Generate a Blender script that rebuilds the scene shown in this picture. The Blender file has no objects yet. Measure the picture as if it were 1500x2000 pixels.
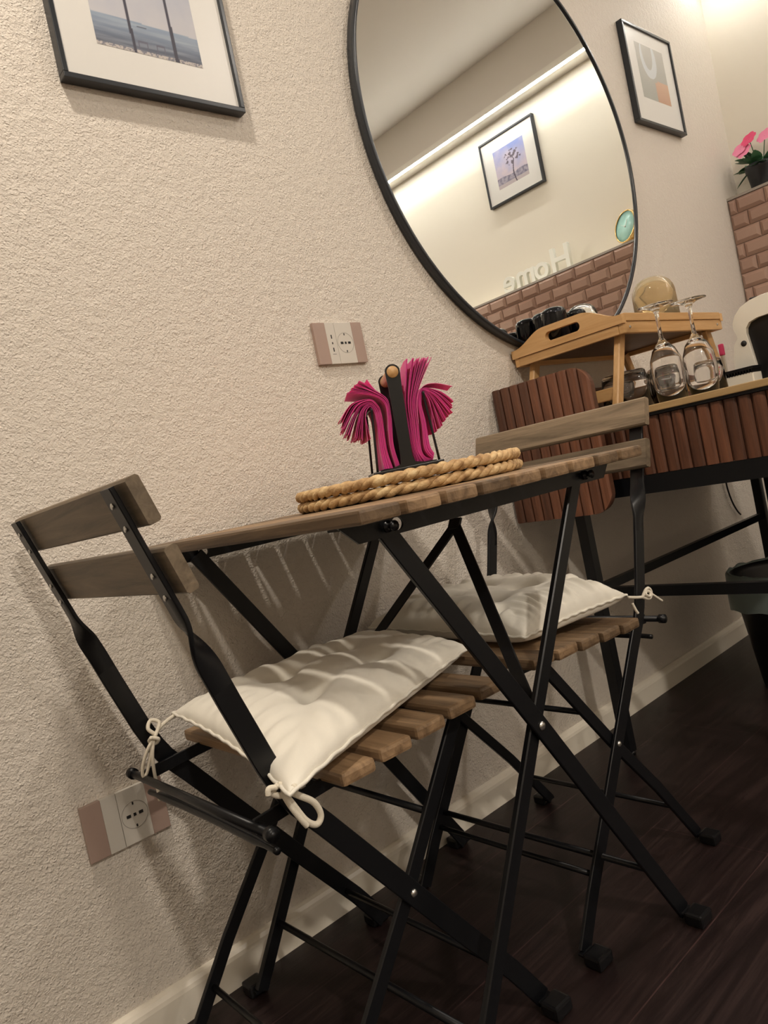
import bpy, bmesh, math, random
from mathutils import Vector, Matrix, noise, geometry
random.seed(7)
PI = math.pi
sc = bpy.context.scene
COL = sc.collection

# ------------------------------------------------------------------ camera
cam = bpy.data.cameras.new('camera'); camo = bpy.data.objects.new('camera', cam); COL.objects.link(camo)
R = Vector((0.73482256, -0.64666932, -0.20458395)); U = Vector((0.17781007, -0.10741513, 0.97818483)); F = Vector((0.65453754, 0.75516937, -0.03605326))
camo.matrix_world = Matrix(((R.x, U.x, -F.x, -0.71753), (R.y, U.y, -F.y, -1.10764), (R.z, U.z, -F.z, 0.71844), (0, 0, 0, 1)))
cam.sensor_fit = 'VERTICAL'; cam.sensor_height = 24; cam.sensor_width = 18
cam.lens = 24 * 1447.34 / 2000
cam.clip_start = 0.02
sc.camera = camo
sc.view_settings.view_transform = 'Standard'; sc.view_settings.look = 'None'
sc.view_settings.gamma = 1; sc.view_settings.use_curve_mapping = False
sc.view_settings.exposure = 1.30
w = bpy.data.worlds.new('world'); sc.world = w; w.use_nodes = True
w.node_tree.nodes['Background'].inputs[0].default_value = (1, .93, .85, 1)
w.node_tree.nodes['Background'].inputs[1].default_value = 0.05

# ceiling lamps, the last one an unseen added fill: (x, y, watts, radius, colour)
LAMPS = [(-0.52, -0.52, 6.9, .045, (1, .895, .765)), (1.1, -1.15, 3.4, .04, (1, .91, .82)), (-0.75, -2.75, 19, .07, (1, .90, .78)), (1.1, -3.0, 5, .10, (1, .92, .84))]
LED_STRENGTH = 26
ROOM_X0, ROOM_Y0, CEIL = -2.6, -3.6, 2.51
LX, LU = 2.165, 2.27        # tiled face and recessed upper face of the end wall
LEDGE = 1.478

for i, (x, y, p, r, c) in enumerate(LAMPS):
    l = bpy.data.lights.new('ceiling_lamp_light', 'AREA'); l.shape = 'DISK'; l.size = 2 * r; l.energy = p; l.color = c
    o = bpy.data.objects.new('ceiling_lamp_light', l); o.location = (x, y, CEIL - .022); COL.objects.link(o)
    LAMPS[i] = (x, y, p, r, c, o)

# ------------------------------------------------------------------ materials
def N(nt, t, **k):
    n = nt.nodes.new(t)
    for a, b in k.items():
        if a.startswith('i_'): n.inputs[a[2:].replace('_', ' ')].default_value = b
        else: setattr(n, a, b)
    return n
def mat(name, col=(.8, .8, .8), rough=.5, metal=0, **k):
    m = bpy.data.materials.new(name); m.use_nodes = True
    b = m.node_tree.nodes['Principled BSDF']
    b.inputs['Base Color'].default_value = (*col, 1); b.inputs['Roughness'].default_value = rough; b.inputs['Metallic'].default_value = metal
    for a, v in k.items(): b.inputs[a.replace('_', ' ')].default_value = v
    m['b'] = 0
    return m
def bs(m): return m.node_tree.nodes['Principled BSDF']
def bump(m, scale, dist, strength=1, detail=3, vec=None, kind='noise', rough=.5):
    nt = m.node_tree
    co = N(nt, 'ShaderNodeTexCoord'); mp = N(nt, 'ShaderNodeMapping')
    if vec: mp.inputs['Scale'].default_value = vec
    nt.links.new(co.outputs['Object'], mp.inputs[0])
    t = N(nt, 'ShaderNodeTexNoise'); t.inputs['Scale'].default_value = scale; t.inputs['Detail'].default_value = detail; t.inputs['Roughness'].default_value = rough
    nt.links.new(mp.outputs[0], t.inputs['Vector'])
    bp = N(nt, 'ShaderNodeBump'); bp.inputs['Strength'].default_value = strength; bp.inputs['Distance'].default_value = dist
    nt.links.new(t.outputs[0], bp.inputs['Height']); nt.links.new(bp.outputs[0], bs(m).inputs['Normal'])
    return t, bp, mp
def colramp(m, src, stops):
    nt = m.node_tree; r = N(nt, 'ShaderNodeValToRGB')
    e = r.color_ramp.elements
    while len(e) < len(stops): e.new(.5)
    for el, (p, c) in zip(e, stops): el.position = p; el.color = (*c, 1)
    nt.links.new(src, r.inputs[0]); return r
def wood(name, c1, c2, axis, rough=.45, fine=60, tonevar=.5, bumpd=.0004, clear=0):
    m = mat(name, c1, rough); nt = m.node_tree
    co = N(nt, 'ShaderNodeTexCoord'); mp = N(nt, 'ShaderNodeMapping')
    s = [1, 1, 1]; s['xyz'.index(axis)] = .07; mp.inputs['Scale'].default_value = s
    at = N(nt, 'ShaderNodeAttribute', attribute_name='tone')
    ad = N(nt, 'ShaderNodeVectorMath', operation='ADD')
    nt.links.new(co.outputs['Object'], mp.inputs[0]); nt.links.new(mp.outputs[0], ad.inputs[0])
    sc_ = N(nt, 'ShaderNodeVectorMath', operation='SCALE'); sc_.inputs['Scale'].default_value = 7.3
    nt.links.new(at.outputs['Color'], sc_.inputs[0]); nt.links.new(sc_.outputs[0], ad.inputs[1])
    t = N(nt, 'ShaderNodeTexNoise'); t.inputs['Scale'].default_value = fine; t.inputs['Detail'].default_value = 6; t.inputs['Roughness'].default_value = .65; t.inputs['Distortion'].default_value = .6
    nt.links.new(ad.outputs[0], t.inputs['Vector'])
    r = colramp(m, t.outputs[0], [(.3, c1), (.7, c2)])
    oi = N(nt, 'ShaderNodeObjectInfo')
    sm = N(nt, 'ShaderNodeMath', operation='ADD'); nt.links.new(at.outputs['Fac'], sm.inputs[0]); nt.links.new(oi.outputs['Random'], sm.inputs[1])
    fr = N(nt, 'ShaderNodeMath', operation='FRACT'); nt.links.new(sm.outputs[0], fr.inputs[0])
    mr = N(nt, 'ShaderNodeMapRange'); mr.inputs[3].default_value = 1 - tonevar * .5; mr.inputs[4].default_value = 1 + tonevar * .5
    nt.links.new(fr.outputs[0], mr.inputs[0])
    hsv = N(nt, 'ShaderNodeHueSaturation'); nt.links.new(r.outputs[0], hsv.inputs['Color']); nt.links.new(mr.outputs[0], hsv.inputs['Value'])
    nt.links.new(hsv.outputs[0], bs(m).inputs['Base Color'])
    bp = N(nt, 'ShaderNodeBump'); bp.inputs['Distance'].default_value = bumpd; nt.links.new(t.outputs[0], bp.inputs['Height']); nt.links.new(bp.outputs[0], bs(m).inputs['Normal'])
    if clear: bs(m).inputs['Coat Weight'].default_value = clear
    return m
M = {}
# textured plaster
m = mat('textured_plaster', (.715, .655, .58), .62); nt = m.node_tree
co = N(nt, 'ShaderNodeTexCoord')
n1 = N(nt, 'ShaderNodeTexNoise'); n1.inputs['Scale'].default_value = 230; n1.inputs['Detail'].default_value = 2.5; n1.inputs['Distortion'].default_value = .8
n2 = N(nt, 'ShaderNodeTexNoise'); n2.inputs['Scale'].default_value = 60; n2.inputs['Detail'].default_value = 2
n3 = N(nt, 'ShaderNodeTexVoronoi'); n3.inputs['Scale'].default_value = 190
for n in (n1, n2, n3): nt.links.new(co.outputs['Object'], n.inputs['Vector'])
a = N(nt, 'ShaderNodeMath', operation='MULTIPLY_ADD'); a.inputs[1].default_value = .9
nt.links.new(n1.outputs[0], a.inputs[0]); nt.links.new(n2.outputs[0], a.inputs[2])
r3 = N(nt, 'ShaderNodeMapRange'); r3.inputs[1].default_value = 0; r3.inputs[2].default_value = .35; r3.inputs[3].default_value = .35; r3.inputs[4].default_value = 0; nt.links.new(n3.outputs['Distance'], r3.inputs[0])
a2 = N(nt, 'ShaderNodeMath', operation='ADD'); nt.links.new(a.outputs[0], a2.inputs[0]); nt.links.new(r3.outputs[0], a2.inputs[1])
bp = N(nt, 'ShaderNodeBump'); bp.inputs['Strength'].default_value = 1; bp.inputs['Distance'].default_value = .0026
nt.links.new(a2.outputs[0], bp.inputs['Height']); nt.links.new(bp.outputs[0], bs(m).inputs['Normal'])
bs(m).inputs['Specular IOR Level'].default_value = .55
M['plaster'] = m
M['cream'] = mat('cream_paint', (.80, .755, .655), .6)
M['ceil'] = mat('ceiling_paint', (.74, .70, .64), .7)
M['soffit'] = mat('soffit_paint', (.70, .66, .60), .7)
M['beige'] = mat('beige_paint', (.62, .56, .48), .7)
M['base'] = mat('skirting_enamel', (.80, .745, .64), .2)
M['black'] = mat('black_powder_coat', (.0045, .005, .0065), .36, Specular_IOR_Level=.35)
bump(M['black'], 900, .0001, .4)
M['blackp'] = mat('black_plastic', (.006, .006, .007), .33, Specular_IOR_Level=.4)
M['blackframe'] = mat('black_frame_lacquer', (.02, .024, .03), .3)
M['steel'] = mat('zinc_steel', (.6, .6, .58), .3, 1)
M['mirror'] = mat('mirror_silver', (.93, .94, .92), .0, 1)
M['matboard'] = mat('mat_board', (.72, .71, .68), .35)
M['walnut'] = wood('walnut_flutes', (.070, .026, .014), (.20, .078, .040), 'z', .42, 55, .75)
M['walnutx'] = wood('walnut_board', (.060, .024, .014), (.13, .055, .03), 'x', .45, 55, .3)
M['bamboo'] = wood('bamboo_x', (.50, .28, .105), (.66, .41, .19), 'x', .4, 70, .2)
M['bambooy'] = wood('bamboo_y', (.50, .28, .105), (.66, .41, .19), 'y', .4, 70, .2)
M['bambooz'] = wood('bamboo_z', (.50, .28, .105), (.66, .41, .19), 'z', .4, 70, .2)
M['acacia'] = wood('stained_acacia', (.095, .056, .028), (.33, .215, .12), 'y', .48, 60, .8, .0008)
M['acaciab'] = wood('greyed_acacia', (.10, .074, .046), (.29, .22, .145), 'y', .5, 62, .5, .0008)
M['top'] = wood('oiled_console_top', (.36, .23, .10), (.50, .34, .16), 'y', .4, 50, .1)
# cushion cloth
m = mat('cream_cotton', (.80, .765, .675), .85); bump(m, 1400, .0003, .5); bs(m).inputs['Sheen Weight'].default_value = .15; M['cotton'] = m
m = mat('cotton_cord', (.78, .72, .60), .85); bump(m, 900, .0006, .8); M['cord'] = m
m = mat('seagrass', (.5, .33, .16), .65); t, bp, mp = bump(m, 260, .0012, 1, 4)
t2 = N(m.node_tree, 'ShaderNodeTexNoise'); t2.inputs['Scale'].default_value = 60; t2.inputs['Detail'].default_value = 6
m.node_tree.links.new(N(m.node_tree, 'ShaderNodeTexCoord').outputs['Object'], t2.inputs['Vector'])
r = colramp(m, t2.outputs[0], [(.3, (.30, .165, .065)), (.5, (.58, .38, .18)), (.72, (.76, .58, .32))]); m.node_tree.links.new(r.outputs[0], bs(m).inputs['Base Color']); M['grass'] = m
m = mat('pink_tissue', (.74, .04, .29), .8); bs(m).inputs['Sheen Weight'].default_value = .2; bs(m).inputs['Subsurface Weight'].default_value = .25; bs(m).inputs['Subsurface Scale'].default_value = .01; bump(m, 1500, .0003, .4); M['pink'] = m
m = mat('pale_pink_tissue', (.86, .20, .45), .8); M['pink2'] = m
M['glass'] = mat('clear_glass', (1, 1, 1), .0, Transmission_Weight=1.0, IOR=1.46)
M['bglass'] = mat('black_glazed_glass', (.003, .0035, .005), .03, Specular_IOR_Level=.35)
M['amber'] = mat('amber_glass', (.88, .74, .50), .02, Transmission_Weight=.8, IOR=1.45)
M['white'] = mat('white_gloss_plastic', (.84, .82, .74), .15, Coat_Weight=.4)
M['outw'] = mat('socket_white', (.64, .605, .545), .35)
M['mauve'] = mat('mauve_plate', (.395, .285, .24), .35)
M['hole'] = mat('dark_hole', (.01, .01, .01), .6)
M['greyline'] = mat('grey_line', (.30, .28, .25), .6)
M['mint'] = mat('mint_enamel', (.42, .75, .70), .3)
M['gold'] = mat('brass', (.75, .52, .22), .25, 1)
M['letter'] = mat('white_letter_lacquer', (.86, .87, .80), .3)
M['pot'] = mat('black_pot', (.02, .022, .028), .35)
M['leaf'] = mat('green_leaf', (.045, .13, .06), .4)
M['petal'] = mat('pink_petal', (.85, .25, .42), .6)
M['petal2'] = mat('deep_pink_petal', (.75, .06, .18), .6)
M['liner'] = mat('translucent_liner', (.42, .52, .50), .3, Transmission_Weight=.55, IOR=1.2)
M['binp'] = mat('bin_plastic', (.008, .008, .009), .4)
M['grout'] = mat('grout', (.30, .235, .195), .8)
M['edge'] = mat('ledge_trim_grey', (.34, .30, .26), .4)
m = mat('bevelled_tile_glaze', (.40, .255, .20), .09); M['tile'] = m
nt = m.node_tree; at = N(nt, 'ShaderNodeAttribute', attribute_name='tone'); r = colramp(m, at.outputs['Fac'], [(0, (.35, .22, .17)), (1, (.45, .30, .235))]); nt.links.new(r.outputs[0], bs(m).inputs['Base Color'])
m = mat('led_diffuser', (.9, .9, .9), .5); bs(m).inputs['Emission Color'].default_value = (1, .97, .91, 1); bs(m).inputs['Emission Strength'].default_value = LED_STRENGTH; M['led'] = m
m = mat('lamp_glow', (.9, .9, .9), .5); bs(m).inputs['Emission Color'].default_value = (1, .88, .72, 1); bs(m).inputs['Emission Strength'].default_value = 12; M['glow'] = m
m = mat('print_ink', (.5, .5, .5), .5); at = N(m.node_tree, 'ShaderNodeAttribute', attribute_name='ink'); m.node_tree.links.new(at.outputs['Color'], bs(m).inputs['Base Color']); bs(m).inputs['Coat Weight'].default_value = .3; M['print'] = m
# floor: dark planks running along x
m = mat('dark_plank_floor', (.03, .02, .018), .32, Specular_IOR_Level=.35); nt = m.node_tree
co = N(nt, 'ShaderNodeTexCoord')
mp = N(nt, 'ShaderNodeMapping'); mp.inputs['Scale'].default_value = (.07, 1, 1); nt.links.new(co.outputs['Object'], mp.inputs[0])
t = N(nt, 'ShaderNodeTexNoise'); t.inputs['Scale'].default_value = 34; t.inputs['Detail'].default_value = 8; t.inputs['Roughness'].default_value = .7; t.inputs['Distortion'].default_value = 1.2; nt.links.new(mp.outputs[0], t.inputs['Vector'])
r = colramp(m, t.outputs[0], [(.32, (.0085, .0048, .0048)), (.52, (.018, .0100, .0098)), (.72, (.040, .0235, .0215))])
br = N(nt, 'ShaderNodeTexBrick'); br.inputs['Scale'].default_value = 1; br.inputs['Brick Width'].default_value = 1.25; br.inputs['Row Height'].default_value = .205; br.inputs['Mortar Size'].default_value = .0011; br.inputs['Mortar Smooth'].default_value = .2
br.inputs['Color1'].default_value = (.8, .8, .8, 1); br.inputs['Color2'].default_value = (1.15, 1.12, 1.1, 1); br.inputs['Mortar'].default_value = (2.6, 2.4, 2.4, 1); br.offset = .37
mp2 = N(nt, 'ShaderNodeMapping'); mp2.inputs['Location'].default_value = (.35, .13, 0); nt.links.new(co.outputs['Object'], mp2.inputs[0]); nt.links.new(mp2.outputs[0], br.inputs['Vector'])
mx = N(nt, 'ShaderNodeMix', data_type='RGBA', blend_type='MULTIPLY'); mx.inputs[0].default_value = 1
nt.links.new(r.outputs[0], mx.inputs[6]); nt.links.new(br.outputs['Color'], mx.inputs[7]); nt.links.new(mx.outputs[2], bs(m).inputs['Base Color'])
rr = N(nt, 'ShaderNodeMapRange'); rr.inputs[3].default_value = .30; rr.inputs[4].default_value = .55; nt.links.new(t.outputs[0], rr.inputs[0]); nt.links.new(rr.outputs[0], bs(m).inputs['Roughness'])
bp = N(nt, 'ShaderNodeBump'); bp.inputs['Distance'].default_value = .0006; nt.links.new(t.outputs[0], bp.inputs['Height']); nt.links.new(bp.outputs[0], bs(m).inputs['Normal'])
M['floor'] = m

# ------------------------------------------------------------------ mesh builder
class MB:
    def __init__(s): s.v = []; s.f = []; s.t = []; s.sm = []
    def add(s, vs, fs, tone=.5, smooth=False):
        o = len(s.v); s.v += [tuple(v) for v in vs]
        for f in fs: s.f.append([i + o for i in f]); s.t.append(tone); s.sm.append(smooth)
    def box(s, x0, x1, y0, y1, z0, z1, tone=.5, b=0):
        if b <= 0:
            v = [(x, y, z) for x in (x0, x1) for y in (y0, y1) for z in (z0, z1)]
            s.add(v, [(0, 1, 3, 2), (4, 6, 7, 5), (0, 4, 5, 1), (2, 3, 7, 6), (0, 2, 6, 4), (1, 5, 7, 3)], tone); return
        bm = bmesh.new(); bmesh.ops.create_cube(bm, size=1)
        for q in bm.verts: q.co = ((x0 + x1) / 2 + q.co.x * (x1 - x0), (y0 + y1) / 2 + q.co.y * (y1 - y0), (z0 + z1) / 2 + q.co.z * (z1 - z0))
        bmesh.ops.bevel(bm, geom=bm.edges[:], offset=b, segments=2, profile=.6, affect='EDGES')
        bm.verts.index_update(); s.add([q.co[:] for q in bm.verts], [[q.index for q in f.verts] for f in bm.faces], tone); bm.free()
    def sweep(s, st, tone=.5, caps=True, smooth=False, smz=None):
        """stations: (centre, halfU, halfV) rectangular section with chamfered corners"""
        vs = []; n = 8
        for c, u, v in st:
            c, u, v = Vector(c), Vector(u), Vector(v)
            lu, lv = u.length, v.length; ch = min(lu, lv) * .35
            a, b = 1 - ch / lu, 1 - ch / lv
            for p, q in ((1, b), (a, 1), (-a, 1), (-1, b), (-1, -b), (-a, -1), (a, -1), (1, -b)): vs.append(c + u * p + v * q)
        fs = []
        for i in range(len(st) - 1):
            for k in range(n): fs.append((i * n + k, i * n + (k + 1) % n, (i + 1) * n + (k + 1) % n, (i + 1) * n + k))
        if caps: fs += [tuple(range(n))[::-1], tuple(range((len(st) - 1) * n, len(st) * n))]
        s.add(vs, fs, tone, smooth)
        if smz:
            o = len(s.f) - len(fs)
            for i in range(len(st) - 1):
                if smz[0] < st[i][0][2] < smz[1]:
                    for k in range(n): s.sm[o + i * n + k] = True
    def tube(s, pts, r, n=8, closed=False, tone=.5, caps=True):
        P = [Vector(p) for p in pts]; L = len(P); rs = r if isinstance(r, (list, tuple)) else [r] * L
        vs = []; up = None
        for i, p in enumerate(P):
            a = P[(i - 1) % L] if (closed or i > 0) else p; b = P[(i + 1) % L] if (closed or i < L - 1) else p
            t = (b - a).normalized()
            if up is None: up = t.orthogonal().normalized()
            up = (up - t * up.dot(t)); up = up.normalized() if up.length > 1e-6 else t.orthogonal().normalized()
            w_ = t.cross(up)
            for k in range(n):
                an = 2 * PI * k / n; vs.append(p + (up * math.cos(an) + w_ * math.sin(an)) * rs[i])
        fs = []
        for i in range(L if closed else L - 1):
            j = (i + 1) % L
            for k in range(n): fs.append((i * n + k, i * n + (k + 1) % n, j * n + (k + 1) % n, j * n + k))
        if not closed and caps: fs += [tuple(range(n))[::-1], tuple(range((L - 1) * n, L * n))]
        s.add(vs, fs, tone, True)
    def lathe(s, prof, c=(0, 0, 0), n=32, tone=.5, axis='z', smooth=True):
        vs = []
        for r, z in prof:
            for k in range(n):
                a = 2 * PI * k / n; x, y = r * math.cos(a), r * math.sin(a)
                p = (x, y, z) if axis == 'z' else ((x, z, y) if axis == 'y' else (z, x, y))
                vs.append((c[0] + p[0], c[1] + p[1], c[2] + p[2]))
        fs = []
        for i in range(len(prof) - 1):
            for k in range(n): fs.append((i * n + k, i * n + (k + 1) % n, (i + 1) * n + (k + 1) % n, (i + 1) * n + k))
        if prof[0][0] > 1e-5: fs.append(tuple(range(n))[::-1])
        if prof[-1][0] > 1e-5: fs.append(tuple(range((len(prof) - 1) * n, len(prof) * n)))
        s.add(vs, fs, tone, smooth)
    def prism(s, loops, fn, d0, d1, tone=.5):
        """loops: outline then holes, 2D; fn(a,b,d)->xyz"""
        tri = geometry.tessellate_polygon([[Vector((a, b, 0)) for a, b in lp] for lp in loops])
        flat = [p for lp in loops for p in lp]; n = len(flat)
        vs = [fn(a, b, d0) for a, b in flat] + [fn(a, b, d1) for a, b in flat]
        fs = [tuple(t) for t in tri] + [tuple(i + n for i in reversed(t)) for t in tri]
        o = 0
        for lp in loops:
            m_ = len(lp)
            for i in range(m_): j = (i + 1) % m_; fs.append((o + i, o + j, o + j + n, o + i + n))
            o += m_
        s.add(vs, fs, tone)
    def build(s, name, m, parent=None, bev=0, smooth=None, auto=False):
        me = bpy.data.meshes.new(name); me.from_pydata(s.v, [], s.f)
        bm = bmesh.new(); bm.from_mesh(me); bmesh.ops.remove_doubles(bm, verts=bm.verts, dist=1e-6)
        bmesh.ops.recalc_face_normals(bm, faces=bm.faces)
        if bev:
            eds = [e for e in bm.edges if len(e.link_faces) == 2 and e.calc_face_angle(0) > .6]
            try: bmesh.ops.bevel(bm, geom=eds, offset=bev, segments=2, profile=.6, affect='EDGES', clamp_overlap=True)
            except Exception: pass
        bm.to_mesh(me); bm.free()
        if len(me.polygons) == len(s.f):
            at = me.attributes.new('tone', 'FLOAT', 'FACE')
            for i, t in enumerate(s.t): at.data[i].value = t
            for i, p in enumerate(me.polygons): p.use_smooth = s.sm[i] if smooth is None else smooth
        elif smooth: 
            for p in me.polygons: p.use_smooth = True
        me.materials.append(M[m] if isinstance(m, str) else m)
        o = bpy.data.objects.new(name, me); COL.objects.link(o)
        if parent is not None: o.parent = parent
        return o
def tag(o, label=None, cat=None, group=None, kind=None):
    if label: o['label'] = label
    if cat: o['category'] = cat
    if group: o['group'] = group
    if kind: o['kind'] = kind
    return o
def empty(name, loc=(0, 0, 0), rz=0, **k):
    o = bpy.data.objects.new(name, None); COL.objects.link(o); o.location = loc; o.rotation_euler = (0, 0, rz); o.empty_display_size = .05
    return tag(o, **k)
def copy_tree(o, parent=None):
    c = o.copy(); COL.objects.link(c)
    if parent is not None: c.parent = parent
    for ch in [q for q in bpy.data.objects if q.parent == o]: copy_tree(ch, c)
    return c
def bez(P, n=8, closed=False):
    P = [Vector(p) for p in P]; out = []; L = len(P)
    for i in range(L if closed else L - 1):
        g = (lambda k: P[k % L]) if closed else (lambda k: P[max(0, min(L - 1, k))])
        p0, p1, p2, p3 = g(i - 1), g(i), g(i + 1), g(i + 2)
        for j in range(n):
            t = j / n; out.append(.5 * ((2 * p1) + (p2 - p0) * t + (2 * p0 - 5 * p1 + 4 * p2 - p3) * t * t + (3 * p1 - p0 - 3 * p2 + p3) * t ** 3))
    if not closed: out.append(P[-1])
    return out
def rrect(a0, a1, b0, b1, rs, n=8):
    """rounded rect outline; rs radii for (a1,b1),(a0,b1),(a0,b0),(a1,b0)"""
    out = []
    for (ca, cb, sa, sb, st), r in zip(((a1, b1, -1, -1, 0), (a0, b1, 1, -1, 90), (a0, b0, 1, 1, 180), (a1, b0, -1, 1, 270)), rs):
        for k in range(n + 1):
            an = math.radians(st + 90 * k / n); out.append((ca + sa * r + r * math.cos(an), cb + sb * r + r * math.sin(an)))
    return out

# ------------------------------------------------------------------ room shell
def struct(mb, name, m, **k): o = mb.build(name, m, **k); o['kind'] = 'structure'; return o
b = MB(); b.box(ROOM_X0, LU + .1, ROOM_Y0, .1, -.05, 0); struct(b, 'floor', 'floor')
b = MB(); b.box(ROOM_X0, LU + .1, ROOM_Y0, .1, CEIL, CEIL + .05); struct(b, 'ceiling', 'ceil')
b = MB(); b.box(ROOM_X0, LU + .1, 0, .1, 0, CEIL); struct(b, 'wall_back', 'plaster')
b = MB(); b.box(ROOM_X0 - .1, ROOM_X0, ROOM_Y0, .1, 0, CEIL); struct(b, 'wall_left', 'beige')
b = MB(); b.box(ROOM_X0, LU + .1, ROOM_Y0 - .1, ROOM_Y0, 0, CEIL); struct(b, 'wall_front', 'beige')
b = MB(); b.box(LX, LU + .1, ROOM_Y0, 0, 0, .70)
b.box(LX + .006, LU + .1, ROOM_Y0, 0, .70, LEDGE - .006); b.box(LU, LU + .1, ROOM_Y0, 0, LEDGE - .006, CEIL)
wr = struct(b, 'wall_right', 'cream')
b = MB(); b.box(LX - .0005, LU, ROOM_Y0, -.0005, LEDGE - .006, LEDGE); o = b.build('ledge_shelf', 'cream', wr)
b = MB(); b.box(LX - .003, LX + .003, ROOM_Y0, -.0005, LEDGE - .008, LEDGE + .001); o = b.build('ledge_trim', 'edge', wr)
b = MB(); b.box(LX + .0045, LX + .0065, ROOM_Y0, -.0005, .70, LEDGE - .008); b.build('grout', 'grout', wr)
b = MB()
TW, TH, G = .0965, .0535, .0022
row = 0; z1 = LEDGE - .010
while z1 - TH > .70:
    y = -.029 - .0325 * row
    while y < .0: y += TW
    while y > -2.2:
        ya, yb = max(y - TW, -9) + G / 2, min(y, -.001) - G / 2
        if yb > ya + .008:
            z0 = z1 - TH + G; bv = min(.0115, (yb - ya) * .3)
            X0, X1, X2 = LX + .0045, LX + .001, LX - .0085
            v = [(X0, ya, z0), (X0, yb, z0), (X0, yb, z1), (X0, ya, z1), (X1, ya, z0), (X1, yb, z0), (X1, yb, z1), (X1, ya, z1),
                 (X2, ya + bv, z0 + .0115), (X2, yb - bv, z0 + .0115), (X2, yb - bv, z1 - .0115), (X2, ya + bv, z1 - .0115)]
            b.add(v, [(0, 1, 5, 4), (1, 2, 6, 5), (2, 3, 7, 6), (3, 0, 4, 7), (4, 5, 9, 8), (5, 6, 10, 9), (6, 7, 11, 10), (7, 4, 8, 11), (8, 9, 10, 11)], random.random())
        y -= TW
    z1 -= TH; row += 1
b.build('bevelled_tiling', 'tile', wr)
# soffit along the end wall with the light strip at its lip
b = MB(); b.box(LX, LU, ROOM_Y0, 0, 2.283, CEIL); so = struct(b, 'trim_1', 'soffit')
b = MB(); b.box(LX - .004, LX + .048, ROOM_Y0 + .01, -.003, 2.272, 2.283); b.box(LX - .004, LX - .0005, ROOM_Y0 + .01, -.003, 2.283, 2.304); lp = b.build('strip_light', 'white')
tag(lp, 'long white light strip along the lower lip of the boxed ceiling edge', 'light strip')
b = MB(); b.box(LX - .0045, LX + .007, ROOM_Y0 + .012, -.005, 2.2705, 2.2765); b.build('diffuser', 'led', lp)
# skirting boards
def skirting(name, p0, p1, nrm):
    prof = [(0, 0), (.013, 0), (.013, .043), (.0115, .049), (.008, .0545), (.003, .0575), (0, .058)]
    p0, p1, nrm = Vector(p0), Vector(p1), Vector(nrm); vs = []
    for p in (p0, p1):
        for d, z in prof: q = p + nrm * d; vs.append((q.x, q.y, z))
    n = len(prof); fs = [(i, (i + 1) % n, (i + 1) % n + n, i + n) for i in range(n)] + [tuple(range(n)), tuple(range(n, 2 * n))]
    b = MB(); b.add(vs, fs); return struct(b, name, 'base')
skirting('baseboard_back', (ROOM_X0, -.0002, 0), (LX, -.0002, 0), (0, -1, 0))
skirting('baseboard_right', (LX - .0002, -.013, 0), (LX - .0002, ROOM_Y0, 0), (-1, 0, 0))

for i, (x, y, p, r, c, o) in enumerate(LAMPS):
    b = MB(); b.lathe([(r + .012, 0), (r + .012, -.014), (r + .002, -.016), (r + .002, -.004), (0, -.004)], n=40)
    t = b.build('ceiling_spotlight', 'white'); t.location = (x, y, CEIL)
    tag(t, ['small round white ceiling spotlight over the folding table', 'small round white ceiling spotlight in front of the mirror', 'round ceiling light behind the viewer, the left one of two', 'unseen round fill light added behind the viewer, the right one of two'][i], 'ceiling light')
    b = MB(); b.lathe([(r, -.006), (0, -.006)], n=40); b.build('lens', 'glow', t)
    o.parent = t; o.location = (0, 0, -.018)

# ------------------------------------------------------------------ framed pictures, mirror, sockets
def lerp(a, b, t): return tuple(a[i] + (b[i] - a[i]) * t for i in range(3))
def fbm(x, y, s=1): return noise.fractal(Vector((x * s, y * s, 3.3)), 1.0, 2.0, 4)
def ink_sea(u, v):
    hz = .30 - 0.02 * u
    if v > hz: c = lerp((.52, .52, .56), (.34, .38, .50), max(0, (v - hz) * 1.2 + .25 * fbm(u, v, 3)))
    else:
        c = lerp((.075, .085, .125), (.25, .32, .43), min(1, v / hz)); c = lerp(c, (.40, .45, .52), max(0, min(1, .5 * fbm(u * 2, v * 30, 1) + .15)))
        c = lerp(c, (.06, .06, .09), max(0, .7 - v / hz * 1.2) * .6)
    if v < .035: c = (.50, .46, .44) if fbm(u, v, 60) > -.1 else (.2, .2, .24)
    for cx, w0 in ((.335, .012), (.735, .015)):
        if abs(u - cx - .02 * (.5 - v)) < w0 * (1.3 - v * .6) : c = (.05, .05, .075)
    if .40 < u < .50 and abs(v - .255) < .006: c = (.08, .09, .12)
    for cx in (.43, .60):
        if abs(u - cx) < .045 and .04 < v < .12 and (abs(abs(u - cx) - .04) < .006 or abs(v - .115) < .006): c = (.12, .12, .17)
    return c
def ink_lamp(u, v):
    c = lerp((.36, .37, .34), (.44, .43, .40), v)
    d1 = math.hypot((u - .42) / .28, (v - .78) / .38); d2 = math.hypot((u - .40) / .18, (v - .92) / .36)
    if d1 < 1 and d2 > 1: c = (.60, .64, .66)
    if u > .52 and v < .40 and (u > .60 or v < .36): c = lerp((.50, .30, .20), (.60, .40, .28), v * 2)
    return c
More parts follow.
